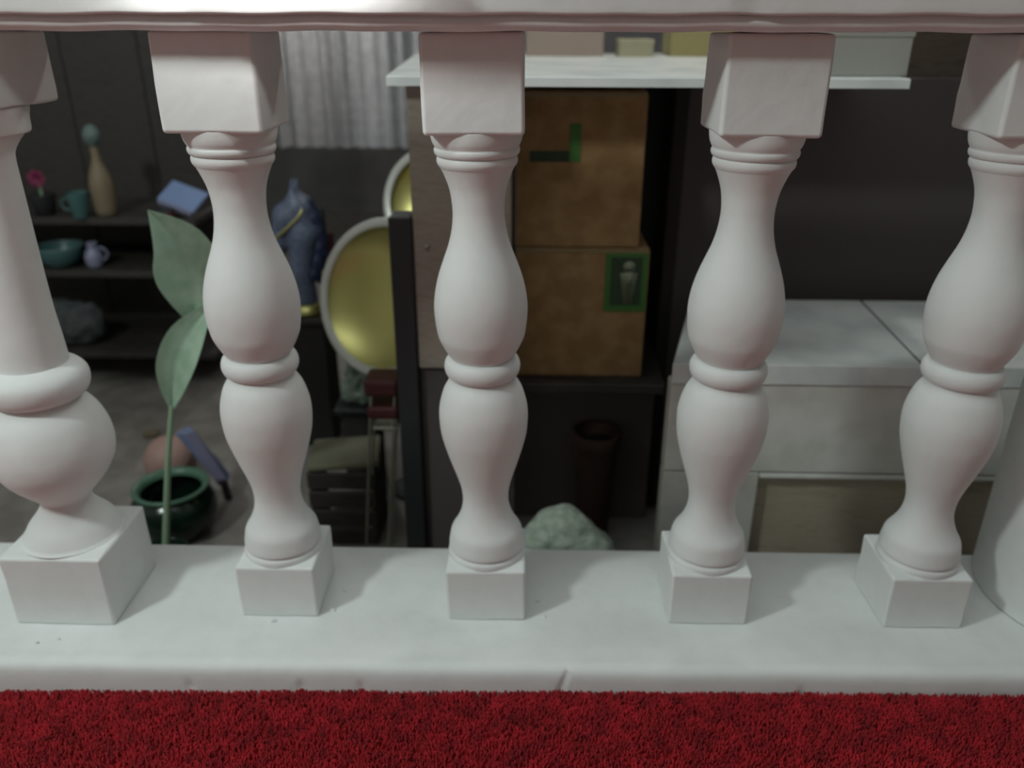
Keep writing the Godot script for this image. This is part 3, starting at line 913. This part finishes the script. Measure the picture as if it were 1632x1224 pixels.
# ---------------------------------------------------------------- middle clutter
func middle_clutter() -> void:
	# two gold dishes on dark stands
	dish(Vector3(-0.378, 0.222, -0.545), 0.135, Vector3(-0.55, 0.35, 1.0), "large gold dish with a pale rim, partly hidden by the short black post")
	dish(Vector3(-0.318, 0.362, -0.70), 0.095, Vector3(-0.5, 0.30, 1.0), "smaller gold dish with a pale rim showing just above the short black post")
	# small red stool with thin pale legs
	var s := thing("stool", "small stool with a dark red seat and thin pale metal legs by the black post", "stool", Vector3(-0.382, FLOOR_Y, -0.37))
	obj("seat", rbox(Vector3(0.058, 0.030, 0.058), 0.008, 3), M.red_vinyl, s, Vector3(0.003, 0.335, 0))
	obj("frame", rbox(Vector3(0.040, 0.006, 0.044), 0.002, 2), M.chrome, s, Vector3(0.004, 0.260, 0))
	obj("cushion", rbox(Vector3(0.054, 0.024, 0.054), 0.008, 3), M.red_vinyl, s, Vector3(0.003, 0.290, 0))
	for x in [-1.0, 1.0]:
		for z in [-1.0, 1.0]:
			obj("leg", tube([Vector3(x * 0.0195 - 0.026, 0.0, z * 0.02), Vector3(x * 0.0195 + 0.004, 0.32, z * 0.02)], 0.0022, 8, 4), M.chrome, s)
	# crate with cream cushion and rag
	var c := thing("crate", "dark crate with a cream lid on the floor behind the second baluster", "crate", Vector3(-0.470, FLOOR_Y, -0.44))
	for k in 4:
		obj("slat", rbox(Vector3(0.12, 0.032, 0.008), 0.002, 2), M.dark_wood, c, Vector3(0, 0.02 + k * 0.038, 0.05))
		obj("slat", rbox(Vector3(0.008, 0.032, 0.1), 0.002, 2), M.dark_wood, c, Vector3(-0.056, 0.02 + k * 0.038, 0.0))
		obj("slat", rbox(Vector3(0.008, 0.032, 0.1), 0.002, 2), M.dark_wood, c, Vector3(0.056, 0.02 + k * 0.038, 0.0))
	obj("lid", rbox(Vector3(0.125, 0.014, 0.105), 0.006, 3), M.dull_cream, c, Vector3(0, 0.163, 0.0), Vector3(0, 0.12, 0.03))
	var st := thing("pedestal", "dark pedestal under the blue horse head", "pedestal", Vector3(-0.612, FLOOR_Y, -0.80))
	obj("column", rbox(Vector3(0.075, 0.292, 0.075), 0.004, 2), M.black_matte, st, Vector3(0, 0.146, 0))
	obj("cap", rbox(Vector3(0.09, 0.014, 0.09), 0.003, 2), M.dark_wood, st, Vector3(0, 0.299, 0))
	var r := thing("side_stand", "dark stand under the crumpled pale green rag", "stand", Vector3(-0.475, FLOOR_Y, -0.62))
	obj("column", rbox(Vector3(0.07, 0.172, 0.07), 0.003, 2), M.black_matte, r, Vector3(0, 0.086, 0))
	obj("shelf", rbox(Vector3(0.095, 0.012, 0.09), 0.003, 2), M.black, r, Vector3(0, 0.178, 0))
	var rag := blob([[Vector3(-0.02, 0.02, 0), 0.022, Vector3(0.02, 0.022, 0.0), 0.024], [Vector3(-0.012, 0.04, 0), 0.018, Vector3(-0.018, 0.078, 0.0), 0.012], [Vector3(0.012, 0.04, 0), 0.016, Vector3(0.016, 0.072, 0.0), 0.011]], 0.005, 0.02, 0.01, 8)
	tag(obj("rag", rag, M.rag, null, Vector3(-0.472, FLOOR_Y + 0.182, -0.62)), "crumpled pale green rag below the gold dish", "rag")
	horse(Vector3(-0.617, FLOOR_Y + 0.306, -0.80))
	# banner strips hanging behind the horse
	var b := thing("striped_banner", "narrow red and white striped banner behind the blue horse head", "banner", Vector3(-0.600, FLOOR_Y, -0.93))
	obj("pole", lathe([V(0.006, 0.0), V(0.006, 0.50)], 12), M.black, b)
	obj("foot", lathe([V(0.0, 0.0), V(0.05, 0.0), V(0.05, 0.01), V(0.008, 0.02)], 24), M.black, b)
	obj("white_stripe", box(Vector3(0.017, 0.17, 0.003), 0.001), M.offwhite, b, Vector3(-0.012, 0.365, 0.008))
	obj("red_stripe", box(Vector3(0.027, 0.17, 0.003), 0.001), M.red_vinyl, b, Vector3(0.010, 0.365, 0.008))
	glare_curtain()

func dish(at: Vector3, r: float, face: Vector3, label: String) -> void:
	var t := thing("gold_dish", label, "dish", Vector3(at.x, FLOOR_Y, at.z), "gold dishes on stands")
	var d := face.normalized()
	var b := Basis.looking_at(-d, Vector3.UP) * Basis(Vector3.RIGHT, PI / 2.0)
	var prof := []
	for i in 15:
		var a := float(i) / 14.0
		prof.append(Vector2(r * 0.97 * sin(a * 1.15) / sin(1.15), r * 0.62 * (1.0 - cos(a * 1.15)) / (1.0 - cos(1.15)) * 0.55))
	var outer := []
	for q in prof:
		outer.append(Vector2(q.x, q.y - 0.003))
	var inner := prof.duplicate()
	inner.reverse()
	var c := Vector3(0, at.y - FLOOR_Y, 0)
	var bowl := obj("bowl", join([[lathe(outer, 56), Transform3D()], [lathe(inner, 56), Transform3D()]]), M.gold, t, c)
	bowl.basis = b
	var top: Vector2 = prof[14]
	var rim := obj("rim", lathe([Vector2(top.x - 0.006, top.y - 0.003), Vector2(top.x + 0.004, top.y - 0.005), Vector2(top.x + 0.009, top.y), Vector2(top.x + 0.005, top.y + 0.005), Vector2(top.x - 0.006, top.y + 0.003), Vector2(top.x - 0.008, top.y)], 56, 2), M.gold_rim, t, c)
	rim.basis = b
	var back := c - d * 0.012
	obj("stand", tube([Vector3(back.x * 1.0, 0.0, back.z - 0.03), Vector3(back.x, back.y * 0.5, back.z - 0.03), back - d * 0.002], 0.006, 10, 5), M.black, t)
	obj("foot", lathe([V(0.0, 0.0), V(0.045, 0.0), V(0.045, 0.008), V(0.008, 0.016)], 32), M.black, t, Vector3(back.x, 0, back.z - 0.03))

func horse(at: Vector3) -> void:
	var t := thing("horse_figurine", "blue-grey horse head figurine between the second baluster and the gold dish", "figurine", at)
	var neck := [Vector3(0.0, 0.02, 0), Vector3(-0.004, 0.09, 0), Vector3(0.010, 0.17, 0), Vector3(0.004, 0.225, 0)]
	var caps := [[neck[0], 0.026, neck[1], 0.024], [neck[1], 0.024, neck[2], 0.030], [neck[2], 0.030, neck[3], 0.026],
		[neck[3], 0.027, Vector3(-0.022, 0.205, 0), 0.028], [Vector3(-0.022, 0.205, 0), 0.027, Vector3(-0.045, 0.155, 0), 0.019], [Vector3(-0.045, 0.155, 0), 0.019, Vector3(-0.052, 0.135, 0), 0.017],
		[Vector3(-0.004, 0.245, 0.010), 0.010, Vector3(0.000, 0.285, 0.013), 0.003], [Vector3(-0.004, 0.245, -0.010), 0.010, Vector3(0.000, 0.280, -0.013), 0.003]]
	obj("head", blob(caps, 0.0055, 0.012), M.blue_glaze, t)
	var mane := []
	for k in 6:
		var f := k / 5.0
		var p := Vector3(0.022 + 0.018 * sin(f * PI), 0.235 - 0.15 * f, 0)
		mane.append([p, 0.011, p + Vector3(0.016, -0.018, 0.0), 0.006])
		var g := minf(f + 0.2, 1.0)
		mane.append([p, 0.012, Vector3(0.022 + 0.018 * sin(g * PI), 0.235 - 0.15 * g, 0), 0.012])
	obj("mane", blob(mane, 0.005, 0.008), M.blue_dark, t)
	for s in [-1.0, 1.0]:
		obj("eye", lathe(arc_profile(0.0045, 8), 12), M.pale_print, t, Vector3(-0.022, 0.212, s * 0.0235))
	obj("bridle", tube([Vector3(-0.045, 0.165, 0.02), Vector3(-0.02, 0.185, 0.029), Vector3(0.012, 0.215, 0.028), Vector3(0.02, 0.24, 0.016)], 0.003, 8, 4), M.gold, t)
	obj("base", lathe([V(0.0, 0.0), V(0.036, 0.0), V(0.038, 0.008), V(0.030, 0.018), V(0.026, 0.024), V(0.0, 0.024)], 32), M.gold, t)

func glare_curtain() -> void:  # pleated cloth whose paleness stands in for glare
	var t := thing("glare_curtain", "grey pleated curtain, toned pale to imitate glare, behind the second and middle balusters", "glare_curtain", Vector3(-0.80, 0, -2.2))
	var st := SurfaceTool.new()
	st.begin(Mesh.PRIMITIVE_TRIANGLES)
	st.set_smooth_group(0)
	var w := 0.62
	var n := 180
	for face in 2:
		st.set_smooth_group(face)
		for i in n:
			var q := []
			for k in 2:
				var f := float(i + k) / n
				for y in [0.255, 1.55]:
					var amp := 0.016 + 0.010 * sin(f * 17.0)
					var z := amp * sin(f * TAU * 11.0 + 0.6 * sin(f * 9.0)) + (0.0015 if face == 0 else -0.0015)
					q.append(Vector3(lerpf(-w / 2.0, w / 2.0, f), y, z))
			var order := [0, 1, 2, 1, 3, 2] if face == 0 else [0, 2, 1, 1, 2, 3]
			for o in order:
				st.add_vertex(q[o])
	st.generate_normals()
	obj("cloth", st.commit(), M.glare_curtain, t)
	obj("rod", tube([Vector3(-0.36, 1.56, 0), Vector3(0.36, 1.56, 0)], 0.012, 12, 2), M.black, t)
	for x in [-0.35, 0.35]:
		obj("hanger", tube([Vector3(x, 1.56, 0), Vector3(x, 2.6, 0)], 0.004, 8, 2), M.black, t)

# ---------------------------------------------------------------- left shelves
func left_shelves() -> void:
	var t := thing("partition", "dark wooden partition behind the left background shelves", "partition", Vector3(-1.33, FLOOR_Y, -1.345))
	for k in 4:
		obj("board", rbox(Vector3(0.196, 1.12, 0.016), 0.002, 2), M.dark_wood, t, Vector3(-0.297 + k * 0.198, 0.56, 0))
	var which := ["dark wall shelf in the left background holding the slim beige vase", "dark wall shelf in the left background holding the teal bowl", "lowest dark wall shelf in the left background holding grey cloth"]
	var tops := [0.445, 0.315, 0.10]
	for k in 3:
		var sh := thing("wall_shelf", which[k], "shelf", Vector3(-1.33, FLOOR_Y + tops[k], -1.2), "dark shelves in the left background")
		obj("board", rbox(Vector3(0.78, 0.016, 0.272), 0.002, 2), M.dark_wood, sh, Vector3(0, -0.0085, 0))
		for x in [-0.3, 0.3]:
			obj("bracket", rbox(Vector3(0.014, 0.05, 0.016), 0.003, 2), M.black, sh, Vector3(x, -0.041, -0.128))
	# upper shelf, top surface at 0.245
	var y1 := FLOOR_Y + 0.445
	var vase := thing("slim_vase", "slim beige vase with a pale teal stopper on the left background shelf", "vase", Vector3(-1.168, y1, -1.1))
	obj("body", lathe([V(0.0, 0.0), V(0.020, 0.0), V(0.026, 0.03), V(0.028, 0.07), V(0.022, 0.10), V(0.011, 0.13), V(0.009, 0.165)], 28, 3), M.beige, vase)
	obj("stopper", lathe([V(0.010, 0.162), V(0.018, 0.175), V(0.020, 0.19), V(0.012, 0.206), V(0.0, 0.212)], 24, 3), M.pale_teal, vase)
	var cup := thing("cup", "small teal cup beside the slim beige vase", "cup", Vector3(-1.215, y1, -1.07))
	obj("body", lathe([V(0.0, 0.0), V(0.018, 0.0), V(0.025, 0.06), V(0.0235, 0.06), V(0.017, 0.006), V(0.0, 0.006)], 28), M.teal, cup)
	obj("handle", torus(0.014, 0.0028), M.teal, cup, Vector3(-0.028, 0.032, 0), Vector3(PI / 2.0, 0, 0))
	var mag := thing("flower_pot", "small dark pot with a magenta flower at the left background edge", "flower", Vector3(-1.318, y1, -1.1))
	obj("pot", lathe([V(0.0, 0.0), V(0.022, 0.0), V(0.03, 0.05), V(0.026, 0.05), V(0.0, 0.045)], 24), M.black, mag)
	obj("stem", tube([Vector3(0, 0.04, 0), Vector3(0.002, 0.085, 0.004)], 0.003, 8, 3), M.stem, mag)
	for k in 7:
		var a := TAU * k / 7.0
		obj("petal", leaf([Vector3(0.002, 0.085, 0.004), Vector3(0.002 + 0.012 * cos(a), 0.088 + 0.012 * sin(a), 0.012), Vector3(0.002 + 0.024 * cos(a), 0.088 + 0.022 * sin(a), 0.010)], [0.002, 0.008, 0.001], Vector3(0, 0.2, 1).normalized(), 0.2), M.magenta, mag)
	var book := thing("pale_blue_book", "pale blue book lying tilted beside the second baluster", "book", Vector3(-0.975, y1, -1.10), "", -0.35)
	obj("cover", rbox(Vector3(0.095, 0.006, 0.07), 0.0015, 2), M.pale_blue, book, Vector3(0, 0.046, 0), Vector3(0.5, 0, -0.35))
	obj("pages", rbox(Vector3(0.088, 0.014, 0.064), 0.0015, 2), M.lilac, book, Vector3(-0.003, 0.0365, 0.004), Vector3(0.5, 0, -0.35))
	var tin := thing("tin", "small dark orange tin under the pale blue book", "tin", Vector3(-1.01, y1, -1.06))
	obj("body", lathe([V(0.0, 0.0), V(0.022, 0.0), V(0.022, 0.022), V(0.0, 0.022)], 28), M.orange, tin)
	obj("lid", lathe([V(0.0235, 0.017), V(0.0235, 0.025), V(0.0, 0.026)], 28), M.black, tin)
	# middle shelf, top surface at 0.115
	var y2 := FLOOR_Y + 0.315
	var bowl := thing("bowl", "teal bowl on the left background shelf beside the leftmost baluster", "bowl", Vector3(-1.305, y2, -1.1))
	obj("body", lathe([V(0.0, 0.0), V(0.025, 0.0), V(0.050, 0.028), V(0.056, 0.052), V(0.053, 0.052), V(0.046, 0.028), V(0.022, 0.006), V(0.0, 0.005)], 36, 2), M.teal, bowl)
	obj("rim", torus(0.0545, 0.002), M.pale_teal, bowl, Vector3(0, 0.052, 0))
	var jug := thing("small_jug", "small lilac jug to the right of the teal bowl", "jug", Vector3(-1.222, y2, -1.10))
	obj("body", lathe([V(0.0, 0.0), V(0.016, 0.0), V(0.022, 0.02), V(0.020, 0.035), V(0.012, 0.048), V(0.014, 0.06), V(0.012, 0.06), V(0.0, 0.05)], 28, 3), M.lilac, jug)
	obj("handle", torus(0.015, 0.0025), M.lilac, jug, Vector3(0.02, 0.034, 0), Vector3(PI / 2.0, 0, 0))
	# grey cloth heap on the lowest shelf
	var heap := blob([[Vector3(-0.05, 0.04, 0), 0.045, Vector3(0.04, 0.045, 0.0), 0.04], [Vector3(0.0, 0.07, 0), 0.04, Vector3(0.05, 0.09, 0.0), 0.025], [Vector3(-0.06, 0.06, 0.0), 0.03, Vector3(-0.03, 0.1, 0.0), 0.02]], 0.009, 0.03, 0.012, 12)
	tag(obj("cloth", heap, M.grey_cloth, null, Vector3(-1.33, FLOOR_Y + 0.10, -1.13)), "heap of grey cloth on the lowest left background shelf", "cloth")
	var blk := thing("wooden_block", "small beige wooden block lying on the floor left of the plant stem", "block", Vector3(-1.01, FLOOR_Y, -0.80))
	obj("body", rbox(Vector3(0.032, 0.012, 0.022), 0.003, 2), M.beige, blk, Vector3(0, 0.006, 0), Vector3(0, 0.4, 0))
